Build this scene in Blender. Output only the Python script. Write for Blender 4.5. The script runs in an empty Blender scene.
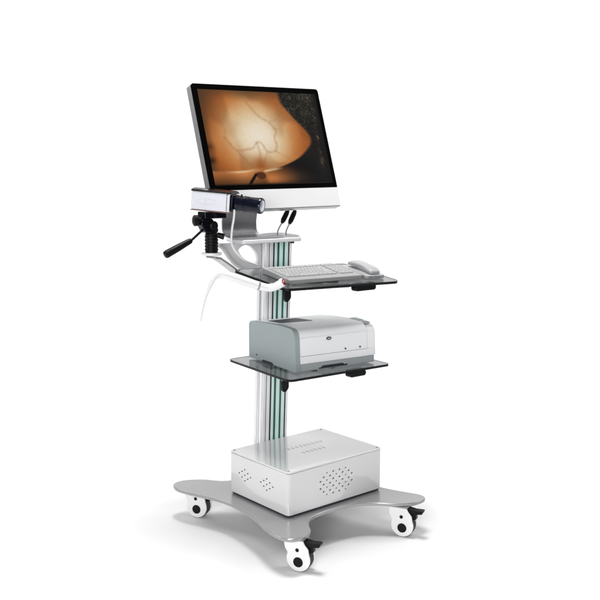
import bpy, bmesh, math, random
import numpy as np
from mathutils import Vector, Matrix
PI = math.pi
random.seed(4)
scn = bpy.context.scene
C = scn.collection

# ------------------------------------------------------------------ camera
cam = bpy.data.cameras.new('camera'); co = bpy.data.objects.new('camera', cam); C.objects.link(co)
cam.sensor_width = 36; cam.lens = 900 / 600 * 36; cam.clip_end = 100; cam.clip_start = 0.05
YAW = math.radians(51.4); PITCH = math.atan(125 / 900)
co.location = (-1.85, -2.1, 1.25)
co.rotation_euler = (PI / 2 - PITCH, 0, YAW - PI / 2)
scn.camera = co
scn.render.resolution_x = scn.render.resolution_y = 1024
scn.view_settings.view_transform = 'Standard'; scn.view_settings.look = 'None'
scn.view_settings.exposure = 0; scn.view_settings.gamma = 1

# ------------------------------------------------------------------ studio light
w = bpy.data.worlds.new('World'); scn.world = w; w.use_nodes = True
nt = w.node_tree; bg = nt.nodes['Background']
tc = nt.nodes.new('ShaderNodeTexCoord')
dt = nt.nodes.new('ShaderNodeVectorMath'); dt.operation = 'DOT_PRODUCT'
dt.inputs[1].default_value = Vector((-0.62, 0.62, 0.50)).normalized()
nt.links.new(tc.outputs['Generated'], dt.inputs[0])
mr = nt.nodes.new('ShaderNodeMapRange')
mr.inputs[1].default_value = -0.6; mr.inputs[2].default_value = 0.9
mr.inputs[3].default_value = 0.03; mr.inputs[4].default_value = 0.15
nt.links.new(dt.outputs['Value'], mr.inputs[0])
nt.links.new(mr.outputs[0], bg.inputs['Strength'])
bg.inputs['Color'].default_value = (1, 1, 1, 1)

def area(name, loc, target, size, power, sy=None):
    l = bpy.data.lights.new(name, 'AREA'); l.energy = power; l.size = size
    if sy: l.shape = 'RECTANGLE'; l.size_y = sy
    o = bpy.data.objects.new(name, l); C.objects.link(o); o.location = loc
    d = Vector(target) - Vector(loc)
    o.rotation_euler = d.to_track_quat('-Z', 'Y').to_euler()
    return o
area('overhead_softbox', (0.05, 0.45, 4.2), (0.1, 0.35, 0), 1.1, 128)
VD = Vector((math.cos(YAW), math.sin(YAW), 0)); RD = Vector((math.sin(YAW), -math.cos(YAW), 0))
CC = Vector((0.1, 0.35, 0))
for s in (-1, 1):
    p = CC + VD * 0.9 + RD * 3.0 * s
    area('backdrop_softbox', (p.x, p.y, 3.0), tuple(CC + VD * 3.4 + RD * 0.4 * s + Vector((0, 0, 1.0))), 1.6, 78)
area('key_softbox', (-2.7, -2.0, 1.35), (0.1, 0.35, 0.75), 1.3, 80)

# ------------------------------------------------------------------ materials
MATS = {}
def mat(name, col, rough=0.5, metal=0.0, bump=0.0, bscale=400, var=0.0, coat=0.0, trans=0.0, alpha=1.0, spec=0.5, vscale=6, ior=1.45):
    m = bpy.data.materials.new(name); m.use_nodes = True; n = m.node_tree
    b = n.nodes['Principled BSDF']
    b.inputs['Base Color'].default_value = (*col, 1); b.inputs['Roughness'].default_value = rough
    b.inputs['Metallic'].default_value = metal; b.inputs['Coat Weight'].default_value = coat
    b.inputs['Coat Roughness'].default_value = 0.05
    b.inputs['Transmission Weight'].default_value = trans; b.inputs['Specular IOR Level'].default_value = spec
    b.inputs['IOR'].default_value = ior
    t = n.nodes.new('ShaderNodeTexCoord')
    if var > 0:
        z = n.nodes.new('ShaderNodeTexNoise'); z.inputs['Scale'].default_value = vscale; z.inputs['Detail'].default_value = 5
        n.links.new(t.outputs['Object'], z.inputs['Vector'])
        r = n.nodes.new('ShaderNodeMapRange'); r.inputs[3].default_value = rough * (1 - var); r.inputs[4].default_value = rough * (1 + var)
        n.links.new(z.outputs[0], r.inputs[0]); n.links.new(r.outputs[0], b.inputs['Roughness'])
        mx = n.nodes.new('ShaderNodeMix'); mx.data_type = 'RGBA'
        mx.inputs[6].default_value = (*[c * (1 - var * 0.12) for c in col], 1); mx.inputs[7].default_value = (*[min(1, c * (1 + var * 0.06)) for c in col], 1)
        n.links.new(z.outputs[0], mx.inputs[0]); n.links.new(mx.outputs[2], b.inputs['Base Color'])
    if bump > 0:
        z = n.nodes.new('ShaderNodeTexNoise'); z.inputs['Scale'].default_value = bscale; z.inputs['Detail'].default_value = 3
        n.links.new(t.outputs['Object'], z.inputs['Vector'])
        k = n.nodes.new('ShaderNodeBump'); k.inputs['Strength'].default_value = bump; k.inputs['Distance'].default_value = 0.001
        n.links.new(z.outputs[0], k.inputs['Height']); n.links.new(k.outputs[0], b.inputs['Normal'])
    MATS[name] = m
    return m
M_floor = mat('white_studio_paper', (0.80, 0.80, 0.80), 0.9, spec=0.1, bump=0.05, bscale=90)
M_white = mat('white_powder_coat', (0.80, 0.80, 0.81), 0.32, var=0.3, bump=0.10, bscale=900)
M_gloss = mat('gloss_white_paint', (0.70, 0.70, 0.705), 0.14, var=0.25, coat=1.0, bump=0.02, bscale=500)
M_base = mat('silver_grey_paint', (0.37, 0.37, 0.375), 0.22, var=0.3, metal=0.45)
M_alu = mat('brushed_aluminium', (0.80, 0.80, 0.82), 0.28, metal=0.85, var=0.3)
M_footrefl = mat('dark_foot_reflection', (0.12, 0.12, 0.125), 0.3, metal=0.3, var=0.3)  # reflection of the black monitor, put into the colour
M_chin = mat('white_silver_chin', (0.72, 0.72, 0.725), 0.35, var=0.2, bump=0.03)
M_shell = mat('monitor_silver_shell', (0.42, 0.42, 0.44), 0.3, metal=0.6, var=0.2)
M_stand = mat('polished_stand_metal', (0.55, 0.55, 0.56), 0.14, metal=0.95, var=0.2)
M_rib = mat('pale_anodised_rib', (0.90, 0.90, 0.92), 0.25, metal=0.1, var=0.2)
M_alud = mat('grey_metal', (0.36, 0.36, 0.37), 0.4, metal=0.5, var=0.3)
M_mint = mat('mint_anodised', (0.74, 0.90, 0.87), 0.3, metal=0.1, var=0.2)
M_green = mat('dark_green_insert', (0.012, 0.13, 0.09), 0.35, var=0.2)
M_slot = mat('dark_groove', (0.03, 0.033, 0.045), 0.5, var=0.2)
M_black = mat('black_plastic', (0.005, 0.005, 0.006), 0.40, bump=0.25, bscale=700, var=0.2, spec=0.2)
M_blackg = mat('black_gloss_plastic', (0.004, 0.004, 0.008), 0.16, var=0.3, spec=0.4)
M_navy = mat('navy_black_lens_barrel', (0.003, 0.004, 0.012), 0.20, var=0.3, spec=0.4)
M_rubber = mat('dark_rubber', (0.05, 0.05, 0.05), 0.7, bump=0.3, bscale=500)
M_cast = mat('caster_white_plastic', (0.86, 0.86, 0.86), 0.38, var=0.2, bump=0.08, bscale=700)
M_print = mat('printer_white_plastic', (0.88, 0.89, 0.90), 0.33, var=0.2, bump=0.12, bscale=1500)
M_pgrey = mat('printer_grey_plastic', (0.33, 0.375, 0.38), 0.42, var=0.2, bump=0.15, bscale=1500)
M_pgrey2 = mat('printer_tray_grey_plastic', (0.40, 0.44, 0.45), 0.42, var=0.2, bump=0.15, bscale=1500)
M_key = mat('keyboard_grey_plastic', (0.34, 0.34, 0.34), 0.45, var=0.2, bump=0.1, bscale=900)
M_keyc = mat('keycap_grey_plastic', (0.42, 0.42, 0.42), 0.5, var=0.2, bump=0.1, bscale=900)
M_phone = mat('phone_grey_plastic', (0.42, 0.42, 0.43), 0.38, var=0.2, bump=0.08, bscale=900)
M_camw = mat('camera_silver_white_paint', (0.80, 0.81, 0.88), 0.32, bump=0.05, bscale=900)
M_camt = mat('camera_brown_metal', (0.026, 0.020, 0.020), 0.2, metal=0.5, var=0.3)
M_brown = mat('copper_trim', (0.35, 0.20, 0.16), 0.3, metal=0.7)
M_red = mat('dark_red_lens', (0.20, 0.004, 0.010), 0.12, coat=0.5)
M_cable = mat('white_cable', (0.78, 0.78, 0.78), 0.4)
M_gcable = mat('grey_cable', (0.25, 0.25, 0.25), 0.4)
M_lens = mat('lens_glass', (0.55, 0.62, 0.75), 0.05, metal=0.6, coat=1.0)
M_bezel = mat('black_glass_bezel', (0.002, 0.002, 0.002), 0.10, var=0.2, spec=0.12)
M_lcd = mat('printer_display', (0.30, 0.42, 0.38), 0.2)
M_emb = mat('embossed_paint', (0.62, 0.62, 0.62), 0.4)
M_glass = mat('smoked_glass', (0.27, 0.285, 0.29), 0.03, trans=0.90, spec=0.5, ior=1.35)
M_edge = mat('dark_glass_edge', (0.004, 0.005, 0.005), 0.3, spec=0.3)

# ------------------------------------------------------------------ helpers
def obj(name, bm, m, parent=None, bevel=0, seg=3, smooth=True, angle=35, label=None, loc=None, rot=None):
    bmesh.ops.recalc_face_normals(bm, faces=bm.faces[:])
    me = bpy.data.meshes.new(name); bm.to_mesh(me); bm.free()
    o = bpy.data.objects.new(name, me); C.objects.link(o)
    if m: me.materials.append(m)
    if parent: o.parent = parent
    if loc: o.location = loc
    if rot: o.rotation_euler = rot
    if smooth:
        me.polygons.foreach_set('use_smooth', [True] * len(me.polygons))
        me.set_sharp_from_angle(angle=math.radians(angle))
    if bevel:
        b = o.modifiers.new('bevel', 'BEVEL'); b.width = bevel; b.segments = seg; b.limit_method = 'ANGLE'; b.angle_limit = math.radians(35)
        b.harden_normals = True
    if label: o['label'] = label
    return o
def thing(name, label, cat, loc=(0, 0, 0), rot=(0, 0, 0), group=None):
    o = bpy.data.objects.new(name, None); C.objects.link(o); o.empty_display_size = 0.05
    o.location = loc; o.rotation_euler = rot; o['label'] = label; o['category'] = cat
    if group: o['group'] = group
    return o
def nb(): return bmesh.new()
def bx(bm, x0, x1, y0, y1, z0, z1, mtx=None):
    v = [bm.verts.new((x, y, z)) for z in (z0, z1) for y in (y0, y1) for x in (x0, x1)]
    for f in ((0, 1, 3, 2), (4, 6, 7, 5), (0, 4, 5, 1), (2, 3, 7, 6), (0, 2, 6, 4), (1, 5, 7, 3)):
        bm.faces.new([v[i] for i in f])
    if mtx: bmesh.ops.transform(bm, matrix=mtx, verts=v)
    return v
def cyl(bm, p0, p1, r0, r1=None, n=32, cap=True):
    r1 = r0 if r1 is None else r1
    p0 = Vector(p0); p1 = Vector(p1); q = (p1 - p0).to_track_quat('Z', 'Y')
    a = []; b = []
    for i in range(n):
        t = 2 * PI * i / n; d = q @ Vector((math.cos(t), math.sin(t), 0))
        a.append(bm.verts.new(p0 + d * r0)); b.append(bm.verts.new(p1 + d * r1))
    for i in range(n): bm.faces.new((a[i], a[(i + 1) % n], b[(i + 1) % n], b[i]))
    if cap: bm.faces.new(a[::-1]); bm.faces.new(b)
def lathe(bm, prof, p0, axis, n=40):
    """prof: (distance along axis, radius)"""
    p0 = Vector(p0); ax = Vector(axis).normalized(); q = ax.to_track_quat('Z', 'Y')
    rings = []
    for h, r in prof:
        rings.append([bm.verts.new(p0 + ax * h + q @ Vector((math.cos(2 * PI * i / n) * r, math.sin(2 * PI * i / n) * r, 0))) for i in range(n)])
    for a, b in zip(rings, rings[1:]):
        for i in range(n): bm.faces.new((a[i], a[(i + 1) % n], b[(i + 1) % n], b[i]))
    bm.faces.new(rings[0][::-1]); bm.faces.new(rings[-1])
def crom(pts, n=8):
    P = [Vector(p) for p in pts]; P = [P[0] * 2 - P[1]] + P + [P[-1] * 2 - P[-2]]; out = []
    for i in range(1, len(P) - 2):
        for k in range(n):
            t = k / n; a, b, c, d = P[i - 1], P[i], P[i + 1], P[i + 2]
            out.append(0.5 * ((2 * b) + (c - a) * t + (2 * a - 5 * b + 4 * c - d) * t * t + (3 * b - 3 * c + d - a) * t ** 3))
    out.append(P[-2]); return out
def tube(bm, pts, rs, n=16, smooth=8):
    P = crom(pts, smooth) if smooth > 1 else [Vector(p) for p in pts]
    if not hasattr(rs, '__len__'): rs = [rs] * len(pts)
    R = [];
    for i in range(len(P)):
        s = i / (len(P) - 1) * (len(rs) - 1); k = min(int(s), len(rs) - 2); R.append(rs[k] + (rs[k + 1] - rs[k]) * (s - k))
    rings = []; ref = None
    for i, p in enumerate(P):
        t = (P[min(i + 1, len(P) - 1)] - P[max(i - 1, 0)]).normalized()
        if ref is None: ref = t.orthogonal().normalized()
        ref = (ref - t * ref.dot(t)).normalized(); bn = t.cross(ref)
        rings.append([bm.verts.new(p + (ref * math.cos(2 * PI * k / n) + bn * math.sin(2 * PI * k / n)) * R[i]) for k in range(n)])
    for a, b in zip(rings, rings[1:]):
        for k in range(n): bm.faces.new((a[k], a[(k + 1) % n], b[(k + 1) % n], b[k]))
    bm.faces.new(rings[0][::-1]); bm.faces.new(rings[-1])
def prism(bm, poly, z0, z1, holes=(), mtx=None):
    """poly in XY, from z0 to z1, optional holes"""
    es = []; vs = []
    for lp in [poly] + list(holes):
        v = [bm.verts.new((x, y, z0)) for x, y in lp]; vs += v
        es += [bm.edges.new((v[i], v[(i + 1) % len(v)])) for i in range(len(v))]
    if holes:
        g = bmesh.ops.triangle_fill(bm, use_beauty=True, use_dissolve=False, edges=es); fs = [f for f in g['geom'] if isinstance(f, bmesh.types.BMFace)]
    else:
        fs = [bm.faces.new(vs)]
    g = bmesh.ops.extrude_face_region(bm, geom=fs)
    nv = [e for e in g['geom'] if isinstance(e, bmesh.types.BMVert)]
    for v in nv: v.co.z = z1
    if mtx: bmesh.ops.transform(bm, matrix=mtx, verts=vs + nv)
def rrect(x0, x1, y0, y1, r, n=6):
    out = []
    rr = r if hasattr(r, '__len__') else (r,) * 4
    for (cx, cy, a, q) in ((x1, y1, 0, rr[0]), (x0, y1, 90, rr[1]), (x0, y0, 180, rr[2]), (x1, y0, 270, rr[3])):
        ox = cx - q if a in (0, 270) else cx + q; oy = cy - q if a in (0, 90) else cy + q
        for i in range(n + 1):
            t = math.radians(a + 90 * i / n); out.append((ox + q * math.cos(t), oy + q * math.sin(t)))
    return out
def rpoly(pts, r, n=6):
    """rounded polygon from corner list"""
    out = []; N = len(pts)
    for i in range(N):
        p = Vector(pts[i]); a = Vector(pts[i - 1]); b = Vector(pts[(i + 1) % N]); q = r[i] if hasattr(r, '__len__') else r
        da = (a - p).normalized(); db = (b - p).normalized()
        for k in range(n + 1):
            t = k / n; A = p + da * q; B = p + db * q
            out.append(tuple((1 - t) ** 2 * A + 2 * t * (1 - t) * p + t * t * B))
    return out
def closed(pts, n=6):
    P = [Vector((*p, 0)) for p in pts]; N = len(P); out = []
    for i in range(N):
        a, b, c, d = P[i - 1], P[i], P[(i + 1) % N], P[(i + 2) % N]
        for k in range(n):
            t = k / n; q = 0.5 * ((2 * b) + (c - a) * t + (2 * a - 5 * b + 4 * c - d) * t * t + (3 * b - 3 * c + d - a) * t ** 3)
            out.append((q.x, q.y))
    return out
# XY prism -> XZ plane standing at y (poly given as x,z ; thickness towards +Y)
def STAND(y): return Matrix.Translation((0, y, 0)) @ Matrix(((1, 0, 0, 0), (0, 0, 1, 0), (0, 1, 0, 0), (0, 0, 0, 1)))

# ------------------------------------------------------------------ the studio sweep
bm = nb()
prof = [(-9, 0), (2.2, 0)] + [(2.2 + 1.4 * math.sin(t), 1.4 - 1.4 * math.cos(t)) for t in [PI / 2 * i / 24 for i in range(1, 25)]] + [(3.6, 5.5)]
rows = []
for d, z in prof:
    rows.append([bm.verts.new(CC + VD * d + RD * s + Vector((0, 0, z))) for s in (-6, 6)])
for a, b in zip(rows, rows[1:]): bm.faces.new((a[0], a[1], b[1], b[0]))
fl = obj('floor', bm, M_floor, angle=60); fl['kind'] = 'structure'

# ------------------------------------------------------------------ the cart
cart = thing('equipment_cart', 'silver grey medical cart on four castors with striped green column and two glass shelves', 'medical cart', (0.09, 0.35, 0))
cart_inv = Matrix.Translation((-0.09, -0.35, 0))
def cpart(name, bm, m, parent=None, **k):
    """geometry given in world coordinates, stored relative to the cart"""
    if parent is None:
        bmesh.ops.transform(bm, matrix=cart_inv, verts=bm.verts[:]); parent = cart
    elif parent is not cart:
        bmesh.ops.transform(bm, matrix=cart_inv, verts=bm.verts[:])
    return obj(name, bm, m, parent, **k)
# base plate: four lobed arms with scooped sides
outline = [(0.104, 0.128), (0.02, 0.128), (-0.040, 0.110), (-0.078, 0.074), (-0.104, 0.032), (-0.145, 0.008), (-0.190, 0.012), (-0.214, 0.048),
           (-0.210, 0.125), (-0.188, 0.215), (-0.172, 0.330), (-0.176, 0.430), (-0.208, 0.530), (-0.238, 0.625), (-0.226, 0.682), (-0.192, 0.700), (-0.150, 0.690), (-0.104, 0.656), (-0.045, 0.592), (0.09, 0.572),
           (0.225, 0.592), (0.284, 0.656), (0.330, 0.706), (0.370, 0.714), (0.408, 0.690), (0.418, 0.625), (0.388, 0.530), (0.352, 0.430), (0.338, 0.330), (0.342, 0.235), (0.358, 0.165), (0.384, 0.100), (0.408, 0.042), (0.398, 0.008), (0.362, -0.004), (0.318, 0.004), (0.272, 0.036), (0.222, 0.086), (0.170, 0.118)]
bm = nb(); prism(bm, closed(outline, 4), 0.1105, 0.122)
bp = cpart('base_plate', bm, M_base, bevel=0.0025)
bp.modifiers['bevel'].harden_normals = False
bp.modifiers['bevel'].use_clamp_overlap = False
wn = bp.modifiers.new('normals', 'WEIGHTED_NORMAL'); wn.keep_sharp = True
bm = nb(); bx(bm, 0.118, 0.236, 0.585, 0.66, 0.123, 0.137); cpart('column_foot', bm, M_alud, bevel=0.003)

# castors
def caster(loc, ang):
    e = bpy.data.objects.new('caster', None); C.objects.link(e); e.empty_display_size = .03
    e.parent = cart; e.location = Vector(loc) - Vector((0.09, 0.35, 0)); e.rotation_euler = (0, 0, ang)
    # local: +X rolling direction (brake side), -Y the side facing out
    zc = 0.0398; zk = 0.0430; pear = []   # axle height, centre of the cheek's round end
    R = 0.0405
    for i in range(25):
        t = math.radians(-205 + 230 * i / 24); pear.append((R * math.cos(t), zk + R * math.sin(t)))
    pear += [(0.034, 0.078), (0.022, 0.092), (0.016, 0.1045), (-0.045, 0.1045), (-0.049, 0.094), (-0.047, 0.078)]
    bm = nb()
    for y in (-0.023, 0.017): prism(bm, pear, 0, 0.006, mtx=STAND(y))
    prism(bm, [(-0.040, 0.082), (-0.034, 0.084), (0.004, 0.087), (0.010, 0.104), (-0.040, 0.104)], 0, 0.0335, mtx=STAND(-0.0168))
    prism(bm, [(-0.0425, 0.060), (-0.0385, 0.060), (-0.0385, 0.0985), (-0.0425, 0.0985)], 0, 0.0335, mtx=STAND(-0.0168))
    obj('fork', bm, M_cast, e, bevel=0.0018)
    bm = nb(); lathe(bm, [(-.0160, .026), (-.0160, .0370), (-.0135, .0392), (-.003, .0398), (-.0022, .0385), (.0022, .0385), (.003, .0398), (.0135, .0392), (.0160, .0370), (.0160, .026)], (0, 0, zc), (0, 1, 0), 48)
    wheel = obj('wheel', bm, M_rubber, e)
    bm = nb(); lathe(bm, [(-.0168, .018), (-.0163, .025), (.0163, .025), (.0168, .018)], (0, 0, zc), (0, 1, 0), 32); obj('rim', bm, M_cast, wheel)
    bm = nb(); lathe(bm, [(-.0255, .0125), (-.0250, .0160), (-.0225, .0168), (.0225, .0168), (.0250, .0160), (.0255, .0125)], (0, 0, zc - .0065), (0, 1, 0), 32)
    cap_ = obj('hub_cap', bm, M_black, e)
    bm = nb(); lathe(bm, [(-.0262, .003), (-.0262, .0065), (-.0254, .0072), (.0254, .0072), (.0262, .0065), (.0262, .003)], (0, 0, zc - .0065), (0, 1, 0), 24); obj('axle_bolt', bm, M_black, cap_)
    bm = nb(); lathe(bm, [(-.0245, .0050), (-.0240, .0062), (.0240, .0062), (.0245, .0050)], (-0.003, 0, 0.073), (0, 1, 0), 24)
    obj('bolt', bm, M_black, e)
    bm = nb()
    prism(bm, rpoly([(0.010, 0.082), (0.038, 0.084), (0.068, 0.088), (0.072, 0.100), (0.040, 0.099), (0.016, 0.103)], 0.004), 0, 0.028, mtx=STAND(-0.014))
    prism(bm, rpoly([(0.032, 0.062), (0.047, 0.066), (0.046, 0.086), (0.028, 0.086)], 0.003), 0, 0.020, mtx=STAND(-0.010))
    obj('brake_pedal', bm, M_black, e, bevel=0.002)
    bm = nb(); prism(bm, rrect(-0.050, 0.020, -0.030, 0.030, .006), 0.1065, 0.1100); obj('mounting_plate', bm, M_alud, e, bevel=.0008)
    bm = nb(); cyl(bm, (-0.016, 0, 0.1046), (-0.016, 0, 0.1064), 0.024); obj('swivel_race', bm, M_alud, e, bevel=0.001)
for i, (x, y, a) in enumerate([(-0.142, 0.035, 298), (0.315, 0.028, 296), (-0.150, 0.626, 300), (0.330, 0.630, 300)]):
    caster((x, y, 0), math.radians(a))

# column: aluminium profile, ribs and coloured inserts, leaning a hair forward
CX0, CX1, CY, CD = 0.112, 0.232, 0.595, 0.052
zb, zt = 0.137, 1.006
def lean(bm):
    for v in bm.verts:
        k = (v.co.z - zb) / (zt - zb); v.co.x += 0.026 * k; v.co.y -= 0.006 * k
bm = nb(); bx(bm, CX0, CX1, CY + 0.006, CY + CD, zb, zt); lean(bm)
column = cpart('column', bm, M_alu, bevel=0.001)
W_ = CX1 - CX0
ribs = [(0, .11, M_rib, 0), (.16, .27, M_rib, 0), (.345, .44, M_mint, 0.001), (.53, .655, M_mint, 0), (.745, .865, M_mint, 0.001), (.925, 1.0, M_rib, 0)]
for a, b, m, dy in ribs:
    bm = nb(); bx(bm, CX0 + a * W_, CX0 + b * W_, CY + dy, CY + 0.0058, zb, zt - 0.001); lean(bm); cpart('rib', bm, m, column, bevel=0.0016)
for a, b, m in [(.11, .16, M_alud), (.27, .345, M_slot), (.44, .53, M_green), (.655, .745, M_green), (.865, .925, M_slot)]:
    bm = nb(); bx(bm, CX0 + a * W_ + 0.0003, CX0 + b * W_ - 0.0003, CY + 0.0035, CY + 0.0056, zb, zt - 0.001); lean(bm); cpart('channel', bm, m, column)
for a, b, m in [(0.004, 0.019, M_rib), (0.022, 0.030, M_alu), (0.034, 0.049, M_rib)]:
    bm = nb(); bx(bm, CX0 - 0.003, CX0 - 0.0002, CY + 0.002 + a, CY + 0.002 + b, zb, zt - 0.001); lean(bm)
    cpart('side_rib', bm, m, column, bevel=0.0008)

# ---- printer shelf
def glass_shelf(name, poly, z, th, yawtilt=None, edge=0.0022):
    """poly world XY; yawtilt=(pivot, tilt) tilts about a X-parallel hinge"""
    mtx = Matrix.Identity(4)
    if yawtilt:
        (py, pz), t = yawtilt
        mtx = Matrix.Translation((0, py, pz)) @ Matrix.Rotation(t, 4, 'X') @ Matrix.Translation((0, -py, -pz))
    bm = nb(); prism(bm, poly, z - th, z, mtx=mtx); sh = cpart(name, bm, M_glass, smooth=False)
    # rim: thin strip hugging the edge
    c = Vector((sum(p[0] for p in poly) / len(poly), sum(p[1] for p in poly) / len(poly)))
    outer = []
    N = len(poly)
    for i in range(N):
        a = Vector(poly[i - 1]); b = Vector(poly[(i + 1) % N]); p = Vector(poly[i]); t = (b - a).normalized(); nrm = Vector((t.y, -t.x))
        if nrm.dot(p - c) < 0: nrm = -nrm
        outer.append((p + nrm * edge, p + nrm * 0.0003))
    bm = nb(); top = z + 0.0004; bot = z - th - 0.0004; R = []
    for o, i_ in outer: R.append([bm.verts.new((*o, bot)), bm.verts.new((*o, top)), bm.verts.new((*i_, top)), bm.verts.new((*i_, bot))])
    for k in range(N):
        a, b = R[k], R[(k + 1) % N]
        for j in range(4): bm.faces.new((a[j], a[(j + 1) % 4], b[(j + 1) % 4], b[j]))
    bmesh.ops.transform(bm, matrix=mtx, verts=bm.verts[:])
    cpart('glass_edge', bm, M_edge, sh, angle=50)
    return sh
PZ = 0.584
shelf = glass_shelf('glass_shelf', rpoly([(-0.078, 0.176), (0.362, 0.158), (0.372, 0.583), (-0.040, 0.583)], [0.020, 0.02, .02, .02]), PZ, 0.0072)
shelf['label'] = 'lower smoked glass shelf under the printer'
bm = nb(); bx(bm, 0.118, 0.242, 0.552, 0.590, 0.540, 0.5745); bx(bm, 0.150, 0.205, 0.545, 0.5535, 0.548, 0.566)
cpart('shelf_bracket', bm, M_alud, bevel=0.003)
bm = nb(); bx(bm, 0.130, 0.146, 0.30, 0.552, 0.556, 0.5745); bx(bm, 0.214, 0.230, 0.30, 0.552, 0.556, 0.5745)
cpart('shelf_support', bm, M_alud, bevel=0.002)
def blade(x, y, z, mtx=None):
    bm = nb(); prism(bm, rpoly([(-0.006, 0), (0.022, 0), (0.022, -0.026), (0.006, -0.041), (-0.004, -0.032)], 0.006), -0.006, 0.006,
                     mtx=Matrix.Translation((x, y, z)) @ Matrix(((1, 0, 0, 0), (0, 0, 1, 0), (0, 1, 0, 0), (0, 0, 0, 1))))
    return bm
cpart('shelf_clamp', blade(-0.075, 0.215, PZ - 0.0098), M_black, bevel=0.002)
bm = nb(); prism(bm, rrect(0.188, 0.262, -0.030, -0.0098, .009), 0, 0.03, mtx=Matrix.Translation((0, 0.172, PZ)) @ Matrix(((1, 0, 0, 0), (0, 0, 1, 0), (0, 1, 0, 0), (0, 0, 0, 1))))
cpart('shelf_clamp', bm, M_black, bevel=0.003)

# ---- keyboard tray (tilted towards the user)
TZ, TY, TT = 0.885, 0.20, math.radians(6.5)
TM = Matrix.Translation((0, TY, TZ)) @ Matrix.Rotation(TT, 4, 'X') @ Matrix.Translation((0, -TY, -TZ))
tray = glass_shelf('keyboard_tray', rpoly([(-0.078, 0.192), (0.397, 0.148), (0.414, 0.470), (-0.067, 0.508)], [0.020, 0.030, .02, .02]), TZ, 0.008, ((TY, TZ), TT))
tray['label'] = 'upper smoked glass tray tilted under the keyboard'
bm = nb(); bx(bm, 0.140, 0.250, 0.548, 0.586, 0.846, 0.888); bx(bm, 0.150, 0.170, 0.30, 0.560, 0.8600, 0.8760); bx(bm, 0.222, 0.242, 0.30, 0.560, 0.8600, 0.8760)
bx(bm, 0.152, 0.168, 0.305, 0.325, 0.875, 0.893); bx(bm, 0.224, 0.240, 0.305, 0.325, 0.875, 0.893); bx(bm, 0.15, 0.24, 0.40, 0.43, 0.874, 0.905)
cpart('tray_bracket', bm, M_alud, bevel=0.003)
bm = nb(); cyl(bm, (0.165, 0.534, 0.868), (0.165, 0.549, 0.868), 0.013, 0.014, 24); cpart('clamp_knob', bm, M_alud, bevel=0.002)
cpart('tray_clamp', blade(-0.073, 0.205, TZ - 0.008), M_black, bevel=0.002)
bm = nb(); prism(bm, rrect(0.208, 0.302, -0.031, -0.0098, .010), 0, 0.03, mtx=Matrix.Translation((0, 0.168, TZ)) @ Matrix(((1, 0, 0, 0), (0, 0, 1, 0), (0, 1, 0, 0), (0, 0, 0, 1))))
cpart('tray_clamp', bm, M_black, bevel=0.004)
bm = nb(); tube(bm, [(0.215, 0.215, 0.868), (0.10, 0.23, 0.872), (0.0, 0.26, 0.876)], 0.004, 10); cpart('tray_rod', bm, M_alud)

# ---- top plate with rounded rim
bm = nb(); prism(bm, rpoly([(-0.033, 0.498), (0.236, 0.498), (0.262, 0.66), (0.0, 0.66)], [.012, .016, .03, .02]), 1.0075, 1.0225); cpart('top_plate', bm, M_white, bevel=0.004, seg=4)
bm = nb(); tube(bm, [(0.150, 0.655, 1.026), (0.215, 0.652, 1.028), (0.248, 0.63, 1.028), (0.243, 0.57, 1.026), (0.236, 0.52, 1.024)], 0.0045, 12); cpart('plate_rim', bm, M_white)
bm = nb(); cyl(bm, (0.212, 0.53, 0.999), (0.212, 0.53, 1.0065), 0.008, n=20); cpart('bolt', bm, M_slot)

# ---- gusset with the oval cut-out
from math import cos, sin
GY = 0.600
curve = [(-0.064, 1.003), (-0.047, 0.990), (-0.021, 0.957), (0.005, 0.930), (0.048, 0.906), (0.091, 0.897), (0.121, 0.895)]
outer = [tuple(p)[:2] for p in crom([(x, z, 0) for x, z in curve], 4)] + [(0.121, 1.006), (-0.064, 1.006)]
hole = closed([(0.022, 0.983), (0.046, 0.995), (0.070, 0.991), (0.091, 0.973), (0.104, 0.952), (0.103, 0.931), (0.088, 0.924), (0.066, 0.932), (0.038, 0.952), (0.022, 0.970)], 4)
bm = nb(); prism(bm, outer, 0, 0.014, holes=[hole], mtx=STAND(GY)); cpart('gusset', bm, M_white, bevel=0.0015, angle=25)
bm = nb(); tube(bm, [(x, GY + .004, z - .002) for x, z in curve], 0.008, 14)
cpart('gusset_rim', bm, M_white)

# ---- arm that carries the camera
bm = nb(); lathe(bm, [(0, .033), (.002, .036), (.007, .036), (.009, .034)], (-0.150, 0.52, 0.975), (0, 0, 1), 40); cpart('mounting_disc', bm, M_white)
bm = nb()
secs = [((-0.155, 0.520), 0.973, 0.030), ((-0.130, 0.520), 0.969, 0.030), ((-0.085, 0.522), 0.940, 0.031), ((-0.045, 0.525), 0.912, 0.031), ((0.02, 0.54), 0.896, 0.030), ((0.125, 0.56), 0.892, 0.028)]
prev = None
for (x, y), z, h in secs:
    r = [bm.verts.new(p) for p in ((x, y - h, z), (x, y + h * .9, z), (x - .002, y + h * .9, z - .008), (x - .002, y - h, z - .008))]
    if prev:
        for k in range(4): bm.faces.new((prev[k], prev[(k + 1) % 4], r[(k + 1) % 4], r[k]))
    else: bm.faces.new(r)
    prev = r
bm.faces.new(prev[::-1]); cpart('camera_arm', bm, M_base, bevel=0.002, angle=50)

# clip for the hand probe on the tray's left side
bm = nb(); tube(bm, [(-0.082, 0.262, 0.893), (-0.105, 0.256, 0.890), (-0.130, 0.252, 0.890)], 0.005, 10)
for s in (-1, 1):
    pass
cpart('probe_clip', bm, M_alud)

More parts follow.
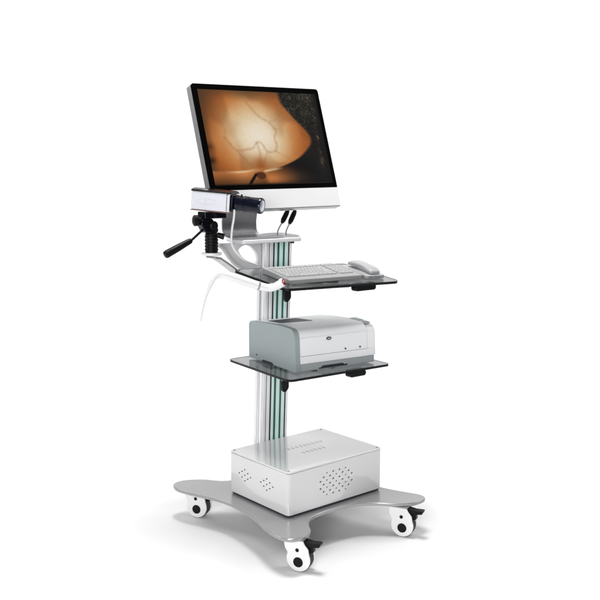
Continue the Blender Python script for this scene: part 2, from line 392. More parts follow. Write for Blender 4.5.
# ------------------------------------------------------------------ white equipment box on the base
BW, BD, BH = 0.438, 0.332, 0.157
box = thing('control_box', 'white glossy steel equipment box with vent holes on the cart base', 'equipment box', (0.1115, 0.323, 0.1225), (0, 0, math.radians(1.5)))
bm = nb(); prism(bm, rrect(-BW / 2, BW / 2, -BD / 2, BD / 2, 0.016, 8), 0.007, BH - 0.0065); obj('housing', bm, M_gloss, box, bevel=0.003)
bm = nb(); prism(bm, rrect(-BW / 2, BW / 2, -BD / 2, BD / 2, 0.016, 8), BH - 0.0057, BH); obj('lid', bm, M_gloss, box, bevel=0.0025)
bm = nb(); prism(bm, rrect(-BW / 2 + .004, BW / 2 - .004, -BD / 2 + .004, BD / 2 - .004, 0.014, 8), 0.0025, BH - .004); obj('inner_seam', bm, M_slot, box)
for x in (-1, 1):
    for y in (-1, 1):
        bm = nb(); cyl(bm, (x * (BW / 2 - .03), y * (BD / 2 - .03), 0.0002), (x * (BW / 2 - .03), y * (BD / 2 - .03), 0.003), 0.012, n=20); obj('rubber_foot', bm, M_black, box)
for x in (-1, 1):
    for y in (-1, 1):
        bm = nb(); lathe(bm, [(0, .0042), (.0010, .0040), (.0018, .0028), (.0020, .001)], (x * (BW / 2 - .014), y * (BD / 2 - .014), BH - .0002), (0, 0, 1), 20); obj('screw', bm, M_alud, box)
# vent holes: slanted short slots
def slot(bm, u, v, ln, wd, ang, face):
    pts = []
    for i in range(12):
        t = 2 * PI * i / 12; a = (ln / 2 - wd / 2) * (1 if math.cos(t) > 0 else -1) + wd / 2 * math.cos(t); b = wd / 2 * math.sin(t)
        pts.append((u + a * cos(ang) - b * sin(ang), v + a * sin(ang) + b * cos(ang)))
    if face == 'front': prism(bm, pts, 0, 0.0009, mtx=STAND(-BD / 2 - 0.0004))
    else:
        prism(bm, pts, 0, 0.0009, mtx=Matrix.Translation((-BW / 2 - 0.0004, 0, 0)) @ Matrix(((0, 0, 1, 0), (1, 0, 0, 0), (0, 1, 0, 0), (0, 0, 0, 1))))
bm = nb()
for j in range(-3, 4):
    for i in range(-5, 6):
        if (i + j) % 2 or abs(i) + abs(j) > 6: continue
        big = (i * 7 + j * 3) % 3 != 0
        slot(bm, -0.004 + i * 0.0145, 0.083 + j * 0.0128, 0.0080 if big else .0058, 0.0042 if big else .0034, math.radians(24), 'front')
obj('vent_holes', bm, M_slot, box, smooth=False)
for cu in (0.072, -0.052):
    bm = nb()
    for j in range(-3, 4):
        for i in range(-2, 3):
            if (i + j) % 2: continue
            if abs(i) + abs(j) > 3: continue
            slot(bm, cu + i * 0.0165, 0.088 + j * 0.0100, 0.0080, 0.0040, math.radians(-20), 'left')
    obj('vent_holes', bm, M_slot, box, smooth=False)
# embossed rows on the lid
for r_, (y, n, x0) in enumerate([(0.035, 9, -0.055), (-0.028, 6, -0.040)]):
    bm = nb()
    for i in range(n):
        prism(bm, rrect(x0 + i * 0.019, x0 + i * 0.019 + 0.008, y - 0.009, y + 0.009, 0.0035, 3), BH - .0003, BH + 0.0007)
    obj('lid_slots', bm, M_emb, box)

# ------------------------------------------------------------------ printer
pr = thing('printer', 'white and grey desktop laser printer on the lower glass shelf', 'printer', (-0.006, 0.234, PZ + 0.001), (0, 0, math.radians(-6)))
PW, PD, PH = 0.340, 0.318, 0.150
def hgt(y): return PH - 0.010 * max(0, (y - 0.08) / PD)
def body_profile(zlow, ins=0.0):   # (y,z) side view
    return rpoly([(0.0 + ins, zlow), (0.008 + ins, PH - 0.003 - ins), (0.10, PH - ins), (PD - ins, PH - 0.012 - ins), (PD - ins, zlow)], [0.002, 0.034, 0.03, 0.022, 0.006], 8)
def side(bm, prof, x0, x1): # prof (y,z) extruded along x
    prism(bm, prof, 0, x1 - x0, mtx=Matrix.Translation((x0, 0, 0)) @ Matrix(((0, 0, 1, 0), (1, 0, 0, 0), (0, 1, 0, 0), (0, 0, 0, 1))))
bm = nb(); side(bm, body_profile(0.030, 0.0), 0.0205, PW - 0.040); obj('body', bm, M_print, pr, bevel=0.001, angle=30)
bm = nb(); side(bm, body_profile(0.004, -0.0015), 0.0, 0.020); obj('side_panel', bm, M_pgrey, pr, bevel=0.006, seg=4, angle=30, label='grey green left side panel')
bm = nb(); side(bm, rpoly([(0.003, 0.030), (0.008, PH - 0.016), (0.10, PH - .006), (PD - .006, PH - 0.016), (PD - .006, 0.030)], [0.002, 0.030, 0.03, 0.022, 0.006], 8), PW - 0.0395, PW); obj('side_panel', bm, M_print, pr, bevel=0.007, seg=4, angle=30, label='white right side panel')
# lower grey band with paper tray and its handle recess
bm = nb(); bx(bm, 0.021, PW - 0.060, 0.002, 0.30, 0.004, 0.029)
tray_p = obj('paper_tray', bm, M_pgrey2, pr, bevel=0.0015)
bm = nb(); prism(bm, rpoly([(0.095, 0.006), (0.215, 0.006), (0.215, 0.013), (0.204, 0.010), (0.196, 0.016), (0.112, 0.016), (0.104, 0.010), (0.095, 0.010)], 0.002), 0, 0.004, mtx=STAND(0.0010)); obj('handle_recess', bm, M_slot, tray_p)
bm = nb(); bx(bm, PW - 0.0590, PW - 0.004, 0.004, 0.298, 0.004, 0.0292); obj('corner_foot', bm, M_pgrey2, pr, bevel=0.003)
bm = nb(); bx(bm, 0.021, PW - 0.0405, -0.0012, 0.004, 0.0300, 0.0555); bx(bm, PW - 0.0395, PW - .008, 0.0005, 0.004, 0.0302, 0.0555); obj('lower_cover', bm, M_print, pr, bevel=0.001)
bm = nb(); bx(bm, 0.021, PW - 0.0405, -0.0008, 0.004, 0.0556, 0.0568); obj('cover_seam', bm, M_alud, pr)
# front door bulge
bm = nb()
side(bm, rpoly([(-0.0012, 0.0569), (0.0035, 0.118), (0.010, 0.118), (0.010, 0.0569)], 0.0008), 0.021, PW - 0.0405); obj('front_door', bm, M_print, pr, bevel=0.001)
# output slot, control panel, buttons, badge
bm = nb(); prism(bm, rpoly([(0.045, 0.070), (0.170, 0.050), (0.170, 0.165), (0.045, 0.165)], 0.008), -.001, .0012, mtx=Matrix.Translation((0, 0.10, PH)) @ Matrix.Rotation(-math.atan(.012 / .2), 4, 'X'))
obj('output_slot', bm, M_slot, pr)
pm = Matrix.Translation((PW - 0.020, 0.062, PH - 0.0060)) @ Matrix.Rotation(math.radians(4), 4, 'X')
bm = nb(); prism(bm, rrect(-0.017, 0.014, -0.034, 0.052, 0.004), -.003, 0.0030, mtx=pm); pan = obj('control_panel', bm, M_pgrey, pr, bevel=0.001)
bm = nb(); prism(bm, rrect(-0.011, 0.008, 0.010, 0.040, 0.002), 0.0031, 0.0040, mtx=pm); obj('display', bm, M_lcd, pan)
bm = nb()
for i in range(3): cyl(bm, pm @ Vector((-0.008 + i * .008, -0.010, 0.003)), pm @ Vector((-0.008 + i * .008, -0.010, 0.0042)), 0.0028, n=14)
obj('panel_buttons', bm, M_print, pan)
for x, r in ((0.205, .0030), (0.268, .0030)):
    bm = nb(); cyl(bm, (x, -0.0025, 0.066), (x, 0.003, 0.066), r, n=16); obj('indicator', bm, M_slot, pr)
bm = nb()
pts = [(0.137 + 0.0105 * cos(t), 0.1085 + 0.0058 * sin(t)) for t in [2 * PI * i / 28 for i in range(28)]]
prism(bm, pts, 0, 0.002, mtx=STAND(0.0012)); bad = obj('badge', bm, M_slot, pr)
bm = nb()
for x in (0.1315, 0.1385): # two tall strokes and two bowls, slanted
    s = 0.0015 if x < .135 else 0
    prism(bm, [(x - .0006 + s * .5, 0.1055), (x + .0005 + s * .5, 0.1055), (x + .0013 + s * .5, 0.1125 - s), (x + .0002 + s * .5, 0.1125 - s)], 0, .001, mtx=STAND(0.0006))
    prism(bm, rrect(x + .0012, x + .0040, 0.1070, 0.1098, .001, 3), 0, .001, mtx=STAND(0.0006), holes=[rrect(x + .0021, x + .0031, 0.1078, 0.1090, .0004, 2)])
obj('badge_mark', bm, M_print, bad)
bm = nb(); 
lathe(bm, [(-.0005, .0030), (.001, .0030)], (-0.0008, 0.262, 0.022), (1, 0, 0), 14); obj('lock_port', bm, M_slot, pr)
bm = nb(); side(bm, rpoly([(0.14, 0.0036), (0.155, 0.012), (0.215, 0.012), (0.23, 0.0036)], 0.002), -0.0012, 0.004); obj('side_grip', bm, M_slot, pr)

# ------------------------------------------------------------------ things on the tray
def on_tray(x, y, dz=0.0): return TM @ Vector((x, y, TZ + dz))
kl = on_tray(-0.028, 0.238, 0.0008)
kb = thing('keyboard', 'grey computer keyboard lying on the upper glass tray', 'keyboard', kl, (TT, 0, math.radians(-6)))
KW, KD = 0.300, 0.185
def wedge(x0, x1, y0, y1, z0, za, zb_):
    bm = nb(); prism(bm, [(y0, z0), (y1, z0), (y1, zb_), (y0, za)], 0, x1 - x0, mtx=Matrix.Translation((x0, 0, 0)) @ Matrix(((0, 0, 1, 0), (1, 0, 0, 0), (0, 1, 0, 0), (0, 0, 0, 1)))); return bm
bm = wedge(0, KW, 0, KD, 0, 0.015, 0.021); obj('case', bm, M_key, kb, bevel=0.003)
slope = math.atan(0.006 / KD)
KM = Matrix.Translation((0, 0, 0.0152)) @ Matrix.Rotation(slope, 4, 'X')
bm = nb()
def keycap(x0, x1, y0, y1):
    h = 0.0045; i = 0.0014
    b = [bm.verts.new(KM @ Vector(p)) for p in ((x0, y0, 0), (x1, y0, 0), (x1, y1, 0), (x0, y1, 0))]
    t = [bm.verts.new(KM @ Vector(p)) for p in ((x0 + i, y0 + i, h), (x1 - i, y0 + i, h), (x1 - i, y1 - i * .6, h), (x0 + i, y1 - i * .6, h))]
    bm.faces.new(t); bm.faces.new(b[::-1])
    for k in range(4): bm.faces.new((b[k], b[(k + 1) % 4], t[(k + 1) % 4], t[k]))
rowsK = [([1.3, 1.3, 1.3, 6, 1.3, 1.3, 1.3, 1.2], 0), ([2.2] + [1] * 10 + [2.8], 1), ([1.7] + [1] * 11 + [2.3], 2), ([1.5] + [1] * 12 + [1.5], 3), ([1] * 13 + [2], 4), ([1, .5] + [1] * 4 + [.4] + [1] * 4 + [.4] + [1] * 3 + [.7], 5.35)]
for ws, r_ in rowsK:
    tot = sum(ws); x = 0.010; sc = 0.205 / tot
    for wv in ws:
        if wv >= 0.7: keycap(x + .0006, x + wv * sc - .0006, 0.034 + r_ * 0.0205, 0.034 + r_ * 0.0205 + 0.0185)
        x += wv * sc
for i in range(4):
    for j in range(6): keycap(0.226 + i * 0.0145 + .0006, 0.226 + (i + 1) * 0.0145 - .0006, 0.034 + (j if j < 5 else 5.35) * 0.0205, 0.034 + (j if j < 5 else 5.35) * 0.0205 + 0.0185)
obj('keys', bm, M_keyc, kb, bevel=0.0006, seg=2)

pl_ = on_tray(0.290, 0.206, 0.0008)
ph = thing('desk_telephone', 'grey desk telephone with curved handset at the right end of the tray', 'telephone', pl_, (TT, 0, math.radians(-6)))
bm = wedge(0, 0.078, 0, 0.170, 0, 0.014, 0.018); obj('base', bm, M_phone, ph, bevel=0.004)
bm = nb()
for k, (y, z, wv, hh) in enumerate([(0.004, 0.018, .018, .006), (0.010, 0.020, .023, .010), (0.034, 0.025, .025, .012), (0.062, 0.031, .020, .008), (0.090, 0.033, .020, .008), (0.120, 0.031, .024, .011), (0.146, 0.027, .024, .010), (0.153, 0.025, .018, .006)]):
    ring = []
    for i in range(20):
        t = 2 * PI * i / 20; cx = math.copysign(abs(cos(t)) ** .7, cos(t)); sz = math.copysign(abs(sin(t)) ** .7, sin(t))
        ring.append(bm.verts.new((0.042 + wv * cx, y, z + 0.002 + hh * sz * (1 if sz > 0 else .8))))
    if k == 0: bm.faces.new(ring)
    else:
        for i in range(20): bm.faces.new((pv[i], pv[(i + 1) % 20], ring[(i + 1) % 20], ring[i]))
    pv = ring
bm.faces.new(pv[::-1]); hs = obj('handset', bm, M_phone, ph, angle=60)
sm = hs.modifiers.new('sub', 'SUBSURF'); sm.levels = 1; sm.render_levels = 2
bm = nb(); bx(bm, 0.012, 0.022, -0.0008, .003, 0.005, 0.011); bx(bm, 0.028, 0.060, -0.0008, .003, 0.006, 0.009); obj('front_label', bm, M_alud, ph)

# ------------------------------------------------------------------ monitor
MY, MT, MRO = -0.0596, 0.3174, -0.016
MW, MH, MCH, MTH = 0.5566, 0.3939, 0.0752, 0.030
mon = thing('monitor', 'wide black framed monitor with silver chin tilted back on a bent metal stand', 'monitor', (0.08, 0.56, 1.0228))
head = bpy.data.objects.new('display_head', None); C.objects.link(head); head.parent = mon
hm = Matrix.Rotation(MY, 4, 'Z') @ Matrix.Rotation(-MT, 4, 'X') @ Matrix.Rotation(MRO, 4, 'Y')
head.matrix_basis = Matrix.Translation(Vector((0.1409, 0.53, 1.1997)) - Vector((0.08, 0.56, 1.0228))) @ hm
x0, x1 = -MW / 2, MW / 2
bm = nb(); prism(bm, rrect(x0, x1, -MCH, MH, [.012, .012, .007, .007]), 0, MTH, mtx=STAND(0.0)); obj('shell', bm, M_shell, head, bevel=0.002)
bm = nb(); prism(bm, rrect(x0 + .05, x1 - .05, 0.03, MH - .05, .03), 0, 0.022, mtx=STAND(MTH)); obj('back_bulge', bm, M_shell, head, bevel=0.010)
bm = nb(); prism(bm, rrect(x0 + .0012, x1 - .0012, 0.0005, MH - .0012, [.011, .011, .0005, .0005]), 0, 0.003, mtx=STAND(-0.0028)); obj('bezel', bm, M_bezel, head)
bm = nb(); prism(bm, rrect(x0 + .0012, x1 - .0012, -MCH + .0035, -0.0005, [.0005, .0005, .006, .006]), 0, 0.003, mtx=STAND(-0.0022)); obj('chin', bm, M_chin, head, bevel=.0006)
# the picture on the screen
def screen_image(nx, ny):
    u, v = np.meshgrid(np.linspace(0, 1, nx), np.linspace(0, 1, ny)); asp = 0.68
    rng = np.random.default_rng(3)
    def noise(sc, seed):
        r = np.random.default_rng(seed); gx, gy = int(sc) + 3, int(sc * asp) + 3; g = r.random((gy, gx))
        X = u * sc; Y = v * sc * asp; xi = X.astype(int); yi = Y.astype(int); fx = X - xi; fy = Y - yi; fx = fx * fx * (3 - 2 * fx); fy = fy * fy * (3 - 2 * fy)
        return (g[yi, xi] * (1 - fx) + g[yi, xi + 1] * fx) * (1 - fy) + (g[yi + 1, xi] * (1 - fx) + g[yi + 1, xi + 1] * fx) * fy
    def mix(a, b, t): return a + (np.array(b)[None, None, :] - a) * t[..., None] if isinstance(b, tuple) else a + (b - a) * t[..., None]
    def ss(a, b, x): t = np.clip((x - a) / (b - a), 0, 1); return t * t * (3 - 2 * t)
    col = np.zeros((ny, nx, 3)); n1 = noise(5, 1); n2 = noise(14, 2); n3 = noise(40, 5)
    # sRGB stops over distance from the glow centre
    r = np.sqrt(((u - 0.42) / 1.0) ** 2 + ((v - 0.47) * asp / 0.92) ** 2) + (n1 - .5) * 0.05 + (n2 - .5) * .02
    stops = [(0, (240, 228, 206)), (.08, (236, 220, 194)), (.15, (224, 198, 160)), (.21, (212, 170, 122)), (.28, (196, 130, 76)), (.36, (172, 98, 48)), (.44, (134, 76, 38)), (.52, (90, 58, 36)), (.60, (58, 44, 32))]
    for k in range(3): col[..., k] = np.interp(r, [s[0] * 1.10 for s in stops], [s[1][k] for s in stops])
    # left flank stays orange; the top edge falls to grey brown
    edge = ss(.13, -.03, v + .05 * (n1 - .5)) * (0.8); col = mix(col, (78, 64, 48), edge)
    col = mix(col, (62, 54, 44), np.exp(-((u / .10) ** 2 + (v / .30) ** 2)) * .85)
    col = mix(col, (70, 56, 40), ss(.06, 0, u) * .5)
    col = mix(col, (40, 24, 14), 0.8 * np.exp(-(((u + .0) / .035) ** 2 + ((v - .60) / .035) ** 2)))
    col = mix(col, (40, 24, 14), 0.9 * np.exp(-(((u - .0) / .04) ** 2 + ((v - .74) / .035) ** 2)))
    # veins
    def path_d(P):
        P = [tuple(q)[:2] for q in crom([(a, b, 0) for a, b in P], 4)]
        d = np.full(u.shape, 9.)
        for (a, b), (c, e) in zip(P, P[1:]):
            dx, dy = c - a, (e - b) * asp; t = np.clip(((u - a) * dx + (v - b) * asp * dy) / (dx * dx + dy * dy), 0, 1)
            d = np.minimum(d, np.hypot(u - a - t * dx, (v - b) * asp - t * dy))
        return d
    wob = (n3 - .5) * .008
    for P, wd, s in [([(.14, .50), (.17, .56), (.22, .635), (.30, .63), (.36, .61), (.40, .555), (.44, .56), (.475, .65), (.54, .645), (.565, .59), (.56, .50), (.58, .42), (.53, .33), (.46, .27), (.40, .17), (.37, .10)], .008, .40),
                     ([(.22, .635), (.27, .72), (.32, .80)], .008, .35), ([(.40, .56), (.41, .68), (.39, .80)], .009, .35), ([(.475, .65), (.44, .74), (.41, .82)], .007, .35),
                     ([(.54, .645), (.62, .70), (.66, .76)], .006, .25), ([(.56, .40), (.66, .43), (.72, .52)], .006, .15), ([(.12, .30), (.16, .42), (.15, .50)], .009, .2), ([(.53, .33), (.60, .30), (.66, .22)], .006, .18)]:
        col = mix(col, (150, 98, 60), s * .68 * np.exp(-((path_d(P) + wob) / (wd * 1.15)) ** 2))
    col = mix(col, (120, 70, 38), .35 * ss(.5, .75, noise(7, 41)) * ss(.12, .28, r))
    # dark areola glow towards the lower contour
    col = mix(col, (150, 80, 36), .75 * np.exp(-(((u - .395) / .060) ** 2 + ((v - .80) / .085) ** 2)))
    # body contour: x limit of the glowing shape as a function of v
    vv = [-.1, .02, .10, .17, .27, .35, .45, .52, .58, .66, .73, .80, .84, .88]
    uu = [.64, .665, .675, .70, .755, .81, .868, .880, .862, .80, .725, .60, .48, .42]
    sp_ = [tuple(q)[:2] for q in crom([(a, b, 0) for a, b in zip(vv, uu)], 8)]; lim = np.interp(v, [q[0] for q in sp_], [q[1] for q in sp_]) + (n3 - .5) * .012 * (v < .35)
    out = ss(-.022, .018, u - lim); low = ss(.50, .62, v)
    streak = np.where(np.abs(noise(60, 8) - noise(85, 9)) < .07, .4 + .6 * noise(30, 7), 0)
    hair = (22 + 55 * streak + 22 * noise(26, 10))[..., None] * np.array([1.0, .95, .82])[None, None, :] * (1 - .35 * ss(.3, .5, v))[..., None]
    dark = np.array((13, 12, 12))[None, None, :] + (n1[..., None] * np.array((24, 22, 20)))
    side_ = mix(hair, dark, ss(.36, .50, v))
    # underside fold lit brown, fading to the right
    fold = np.stack([np.interp(u, [.30, .5, .62, .72, .86], [185, 160, 96, 44, 18]), np.interp(u, [.30, .5, .62, .72, .86], [116, 98, 62, 34, 17]), np.interp(u, [.30, .5, .62, .72, .86], [66, 54, 38, 28, 17])], -1)
    fold *= (0.70 + .45 * ss(.82, .93, v) - .35 * ss(.94, 1.0, v))[..., None]
    side_ = mix(side_, fold, ss(.74, .86, v + .25 * (.62 - u)))
    # speckle strip on the far right
    sp = (noise(130, 12) > .55) * np.exp(-(((u - .945) / .022) ** 2)) * ss(.38, .50, v) * ss(.84, .76, v) * (noise(30, 31))
    side_ = mix(side_, (150, 120, 86), sp * .8)
    col = mix(col, side_, out)
    # floor of the picture left of the nipple
    vb = .845 + .02 * np.sin(u * 9); below = ss(-.004, .012, v - vb) * ss(.46, .40, u)
    lowc = np.stack([150 + 40 * np.exp(-((u - .25) / .1) ** 2), 92 + 30 * np.exp(-((u - .25) / .1) ** 2), 50 + 22 * np.exp(-((u - .25) / .1) ** 2)], -1) * (1.1 - .5 * ss(.86, 1.0, v))[..., None]
    col = mix(col, lowc, below)
    col = mix(col, (238, 205, 160), .85 * np.exp(-((v - vb) / .012) ** 2) * np.exp(-((u - .24) / .11) ** 2))
    col = mix(col, (250, 225, 180), .7 * np.exp(-((v - .855 + .22 * (u - .44)) / .012) ** 2) * ss(.40, .43, u) * ss(.60, .5, u))
    # nipple silhouette and the wedge shadow beneath it
    d = np.hypot((u - .385) / .040, (v - .905) / .040); col = mix(col, (84, 46, 26), ss(1.15, .75, d))
    xs = .350 - .62 * (v - .88); wdg = ss(.020, .008, np.abs(u - xs)) * ss(.86, .90, v); col = mix(col, (24, 14, 10), wdg)
    col = mix(col, (38, 32, 24), .85 * ss(.975, 1.0, v)); col = mix(col, (14, 13, 12), ss(.955, 1.0, u + .02 * n2) * .9)
    col *= (0.97 + .06 * noise(220, 20))[..., None]
    return (np.clip(col, 0, 255) / 255) ** 2.2
NX, NY = 360, 250
sx0, sx1, sz0, sz1 = x0 + .0235, x1 - .018, 0.017, MH - 0.022
me = bpy.data.meshes.new('screen')
img = screen_image(NX, NY)
vs = [(sx0 + (sx1 - sx0) * i / (NX - 1), -0.0032, sz1 - (sz1 - sz0) * j / (NY - 1)) for j in range(NY) for i in range(NX)]
fs = [(j * NX + i, (j + 1) * NX + i, (j + 1) * NX + i + 1, j * NX + i + 1) for j in range(NY - 1) for i in range(NX - 1)]
me.from_pydata(vs, [], fs)
ca = me.color_attributes.new('picture', 'FLOAT_COLOR', 'POINT')
ca.data.foreach_set('color', np.concatenate([img, np.ones((NY, NX, 1))], -1).astype(np.float32).ravel())
ms = bpy.data.materials.new('screen_picture'); ms.use_nodes = True; n = ms.node_tree; b = n.nodes['Principled BSDF']
b.inputs['Base Color'].default_value = (.004, .004, .004, 1); b.inputs['Roughness'].default_value = .25; b.inputs['Specular IOR Level'].default_value = 0.05
at = n.nodes.new('ShaderNodeAttribute'); at.attribute_name = 'picture'
n.links.new(at.outputs['Color'], b.inputs['Emission Color']); b.inputs['Emission Strength'].default_value = 0.90
me.materials.append(ms); so = bpy.data.objects.new('screen', me); C.objects.link(so); so.parent = head
so['label'] = 'lit screen showing an orange glowing translucent medical scan'
# bent stand
bm = nb(); TH = 0.006; secs = []
oX, oY, oZ = 0.08, 0.56, 1.0228
path = [(.502, 1.024), (.56, 1.024), (.62, 1.0245), (.645, 1.027), (.660, 1.036), (.667, 1.052), (.668, 1.08), (.664, 1.14), (.656, 1.22), (.650, 1.28)]
for k, (y, z) in enumerate(path):
    f = min(1, max(0, (y - .502) / .15)) if k < 5 else 1
    xl = -.085 + .075 * f; xr = .158 - .013 * f
    if k > 6: xl += .02 * (k - 6) / 3; xr += .02 * (k - 6) / 3
    a = Vector(path[max(0, k - 1)]); b_ = Vector(path[min(len(path) - 1, k + 1)]); t = (b_ - a).normalized(); nn = Vector((-t.y, t.x))
    p = Vector((y, z)); q = p + nn * TH
    secs.append([(xl, *p), (xr, *p), (xr, *q), (xl, *q)])
pv = None
for s in secs:
    r = [bm.verts.new((a - oX, b_ - oY, c - oZ)) for a, b_, c in s]
    if pv:
        for k in range(4): bm.faces.new((pv[k], pv[(k + 1) % 4], r[(k + 1) % 4], r[k]))
    else: bm.faces.new(r)
    pv = r
bm.faces.new(pv[::-1]); obj('stand', bm, M_alu, mon, bevel=0.002, angle=50)
bm = nb(); prism(bm, [(a - oX, b_ - oY) for a, b_ in ((-.082, .505), (.154, .505), (.146, .615), (-.032, .615))], 1.0303 - oZ, 1.0316 - oZ); obj('foot_reflection', bm, M_footrefl, mon, bevel=.0004)  # thin dark sheet painted as the monitor's reflection on the foot
bm = nb(); cyl(bm, (0.07 - oX, 0.660 - oY, 1.262 - oZ), (0.10 - oX, 0.615 - oY, 1.245 - oZ), 0.03, n=28); obj('hinge', bm, M_alud, mon, bevel=.002)

# two leads with black ferrite sleeves
for lab, P in [('left of the two thin grey leads with a black sleeve below the monitor chin', [(0.252, 0.60, 1.175), (0.248, 0.585, 1.140), (0.208, 0.57, 1.092), (0.170, 0.56, 1.048), (0.164, 0.556, 1.026)]),
               ('right of the two thin grey leads with a black sleeve below the monitor chin', [(0.285, 0.595, 1.172), (0.279, 0.58, 1.140), (0.236, 0.563, 1.088), (0.200, 0.55, 1.044), (0.197, 0.545, 1.026)])]:
    t = thing('monitor_lead', lab, 'cable', P[-1], group='leads hanging below the monitor')
    o_ = Vector(P[-1]); Q = [Vector(p) - o_ for p in P]
    bm = nb(); tube(bm, Q, 0.0024, 10); obj('wire', bm, M_gcable, t)
    bm = nb(); a = Q[1].lerp(Q[2], .42); b_ = Q[2].lerp(Q[3], .45); d = b_ - a; L = d.length
    lathe(bm, [(0, .003), (.003, .007), (L * .25, .0095), (L * .75, .0095), (L - .003, .006), (L, .003)], a, d, 20); obj('ferrite_sleeve', bm, M_black, t)

# ------------------------------------------------------------------ tripod head and camera
HY = 0.52
th = thing('tripod_head', 'black pan head with long handle standing on the white disc beside the column', 'tripod head', (-0.150, HY, 0.9842))
bm = nb()
pf = [(0, .021), (.004, .022)]
for k in range(5):
    z = .006 + k * .011; pf += [(z, .0215), (z + .003, .0235), (z + .007, .0235), (z + .009, .0215)]
pf += [(.064, .0225), (.068, .019)]
lathe(bm, pf, (0, 0, 0), (0, 0, 1), 32); obj('stem', bm, M_black, th, angle=30)
bm = nb(); cyl(bm, (0.010, -0.02, 0.062), (0.030, -0.035, 0.055), 0.009, 0.011, 20); obj('lock_knob', bm, M_black, th, bevel=.002)
bm = nb(); prism(bm, rpoly([(-0.034, 0.070), (0.014, 0.064), (0.022, 0.080), (0.006, 0.098), (-0.002, 0.118), (-0.040, 0.118), (-0.050, 0.100)], 0.008), -0.016, 0.016, mtx=STAND(0))
obj('tilt_body', bm, M_blackg, th, bevel=.004)
bm = nb(); lathe(bm, [(0, .010), (.003, .016), (.010, .016), (.013, .012)], (-0.006, -0.018, 0.094), (0, -1, 0), 24); obj('tilt_knob', bm, M_black, th)
bm = nb(); d = Vector((-1, .15, 0)).normalized(); lathe(bm, [(0, .007), (.010, .008), (.011, .019), (.022, .019), (.025, .014)], (-0.044, 0, 0.112), d, 24); obj('side_knob', bm, M_black, th)
bm = nb(); bx(bm, -0.040, 0.048, -0.024, 0.024, 0.118, 0.1415, ); obj('quick_release_plate', bm, M_blackg, th, bevel=.003)
bm = nb(); cyl(bm, (-0.030, -0.005, 0.086), (-0.092, -0.012, 0.044), 0.0042, n=14); rod = obj('pan_handle', bm, M_black, th)
bm = nb(); A = Vector((-0.088, -0.012, 0.047)); B = Vector((-0.192, -0.012, 0.002)); d = B - A; L = d.length
lathe(bm, [(0, .006), (.003, .009), (.012, .010), (L * .5, .0125), (L - .008, .0135), (L - .002, .012), (L, .008)], A, d, 24); obj('grip', bm, M_black, rod)

ZC = 0.9842 + 0.1420
ca_ = math.radians(-58)   # pointing direction of the lens
camera = thing('imaging_camera', 'silver and brown box camera with dark blue lens on the tripod head', 'camera', (-0.150 + 0.002, HY - 0.012, ZC), (0, math.radians(4.5), ca_))
# local: +X lens direction, Z up
CL, CWd, CH = 0.143, 0.066, 0.074
def yz(bm, prof, x0, x1): prism(bm, prof, 0, x1 - x0, mtx=Matrix.Translation((x0, 0, 0)) @ Matrix(((0, 0, 1, 0), (1, 0, 0, 0), (0, 1, 0, 0), (0, 0, 0, 1))))
bm = nb(); yz(bm, rrect(-CWd / 2, CWd / 2, 0.003, CH - 0.008, .006), -CL / 2, CL / 2); obj('body', bm, M_camw, camera, bevel=.003)
bm = nb(); yz(bm, rpoly([(-CWd / 2 - .001, CH - .0078), (-CWd / 2 - .001, CH - .004), (-.012, CH + .003), (.012, CH + .003), (CWd / 2 + .001, CH - .004), (CWd / 2 + .001, CH - .0078)], [.001, .003, .015, .015, .003, .001]), -CL / 2 - .001, CL / 2 + .006); obj('top_cover', bm, M_camt, camera, bevel=.002)
bm = nb(); bx(bm, -CL / 2 - .001, CL / 2 + .001, -CWd / 2 - .001, CWd / 2 + .001, 0.0002, 0.0028); obj('base_trim', bm, M_brown, camera, bevel=.0008)
bm = nb()
yz(bm, rrect(-CWd / 2 + .003, CWd / 2 - .003, 0.006, CH - 0.011, .008), CL / 2 - .002, CL / 2 + .010); obj('front_plate', bm, M_navy, camera, bevel=.003)
bm = nb(); yz(bm, rrect(-CWd / 2 - .0005, CWd / 2 + .0005, 0.0025, CH - 0.0075, .006), CL / 2 - .012, CL / 2 - .006); obj('front_band', bm, M_alu, camera, bevel=.001)
lx = CL / 2 + .010; lz = 0.037
bm = nb(); pf = [(0, .020), (.004, .022), (.005, .0245), (.016, .0245), (.017, .0235), (.030, .0235), (.031, .0250), (.034, .0250), (.035, .0238), (.040, .0250), (.043, .0250), (.044, .0240), (.082, .0245), (.084, .0255), (.094, .0255), (.097, .0240)]
lathe(bm, [(a, q * 1.06) for a, q in pf], (lx, 0, lz), (1, 0, -0.03), 48); lens = obj('lens', bm, M_navy, camera, angle=40)
bm = nb(); lathe(bm, [(0.0965, .0190), (.0975, .0185), (.099, .012), (.0995, .003)], (lx, 0, lz), (1, 0, -0.03), 40); obj('lens_glass', bm, M_lens, lens)
bm = nb(); cyl(bm, (lx + .020, 0, lz + .022), (lx + .020, 0, lz + .030), .003, n=12); obj('lens_screw', bm, M_black, lens)
# faint line emblem on the side (thin oval sweep with a chevron)
bm = nb()
pts = [Vector((-0.012 + 0.036 * cos(t), -CWd / 2 - .0002, 0.033 + 0.010 * sin(t))) for t in [2 * PI * i / 40 for i in range(-8, 33)]]
tube(bm, pts, 0.00055, 6, smooth=1)
tube(bm, [(-0.020, -CWd / 2 - .0002, 0.041), (-0.012, -CWd / 2 - .0002, 0.034), (-0.020, -CWd / 2 - .0002, 0.028)], 0.0009, 6, smooth=1)
obj('side_emblem', bm, M_emb, camera)
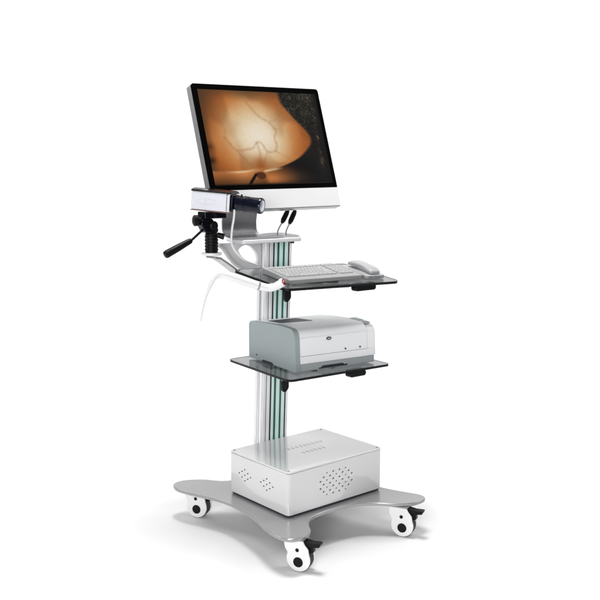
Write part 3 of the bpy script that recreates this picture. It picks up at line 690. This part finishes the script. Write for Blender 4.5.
# camera cable down to the tray (local coords via inverse)
Minv = (Matrix.Translation(camera.location) @ Matrix.Rotation(ca_, 4, 'Z') @ Matrix.Rotation(math.radians(4.5), 4, 'Y')).inverted()
cp = [(-0.116, 0.428, 1.134), (-0.110, 0.440, 1.106), (-0.108, 0.455, 1.065), (-0.108, 0.458, 1.020), (-0.086, 0.462, 0.985), (-0.045, 0.468, 0.955), (0.010, 0.475, 0.935)]
bm = nb(); tube(bm, [Minv @ Vector(p) for p in cp], 0.0038, 12); obj('camera_cable', bm, M_cable, camera)

# ------------------------------------------------------------------ hand probe on the left of the tray
hp = thing('hand_probe', 'white bent hand probe with a dark red tip and trailing white lead beside the tray', 'hand probe', (-0.145, 0.25, 0.902))
o_ = Vector((-0.145, 0.25, 0.902))
P = [(-0.262, 0.300, 0.937), (-0.235, 0.290, 0.929), (-0.19, 0.272, 0.911), (-0.145, 0.25, 0.894), (-0.122, 0.238, 0.887), (-0.104, 0.225, 0.888), (-0.088, 0.212, 0.898), (-0.082, .208, .903)]
bm = nb(); tube(bm, [Vector(p) - o_ for p in P], [.0110, .0134, .0138, .0134, .0128, .0128, .0136, .0134], 28); bdy = obj('body', bm, M_white, hp, angle=60)
ax = (Vector(P[-1]) - Vector(P[-2])).normalized(); ax = (ax + Vector((-.1, -.55, .0))).normalized()
bm = nb(); lathe(bm, [(-.004, .0145), (.004, .0145), (.006, .0125), (.0065, .010)], Vector(P[-1]) - o_, ax, 28); obj('collar', bm, M_white, hp)
bm = nb(); lathe(bm, [(0.003, .0115), (.0100, .0112), (.0115, .007), (.012, .002)], Vector(P[-1]) - o_, ax, 24); obj('red_lens', bm, M_red, hp)
Q = [(-0.250, 0.296, 0.934), (-0.268, 0.302, 0.935), (-0.284, 0.306, 0.921), (-0.298, 0.315, 0.885), (-0.308, 0.32, 0.852), (-0.315, 0.325, 0.815), (-0.318, 0.33, 0.785)]
bm = nb(); tube(bm, [Vector(p) - o_ for p in Q], [.0118, .0112, .0085, .0050, .0034, .0028, .0024], 20); obj('lead', bm, M_cable, hp)
bm = nb(); lathe(bm, [(-.003, .0140), (-.002, .0148), (.002, .0148), (.003, .0140)], Vector((-0.145, 0.25, 0.894)) - o_, Vector((.045, -.022, -.014)), 28); obj('ring', bm, M_alud, hp)
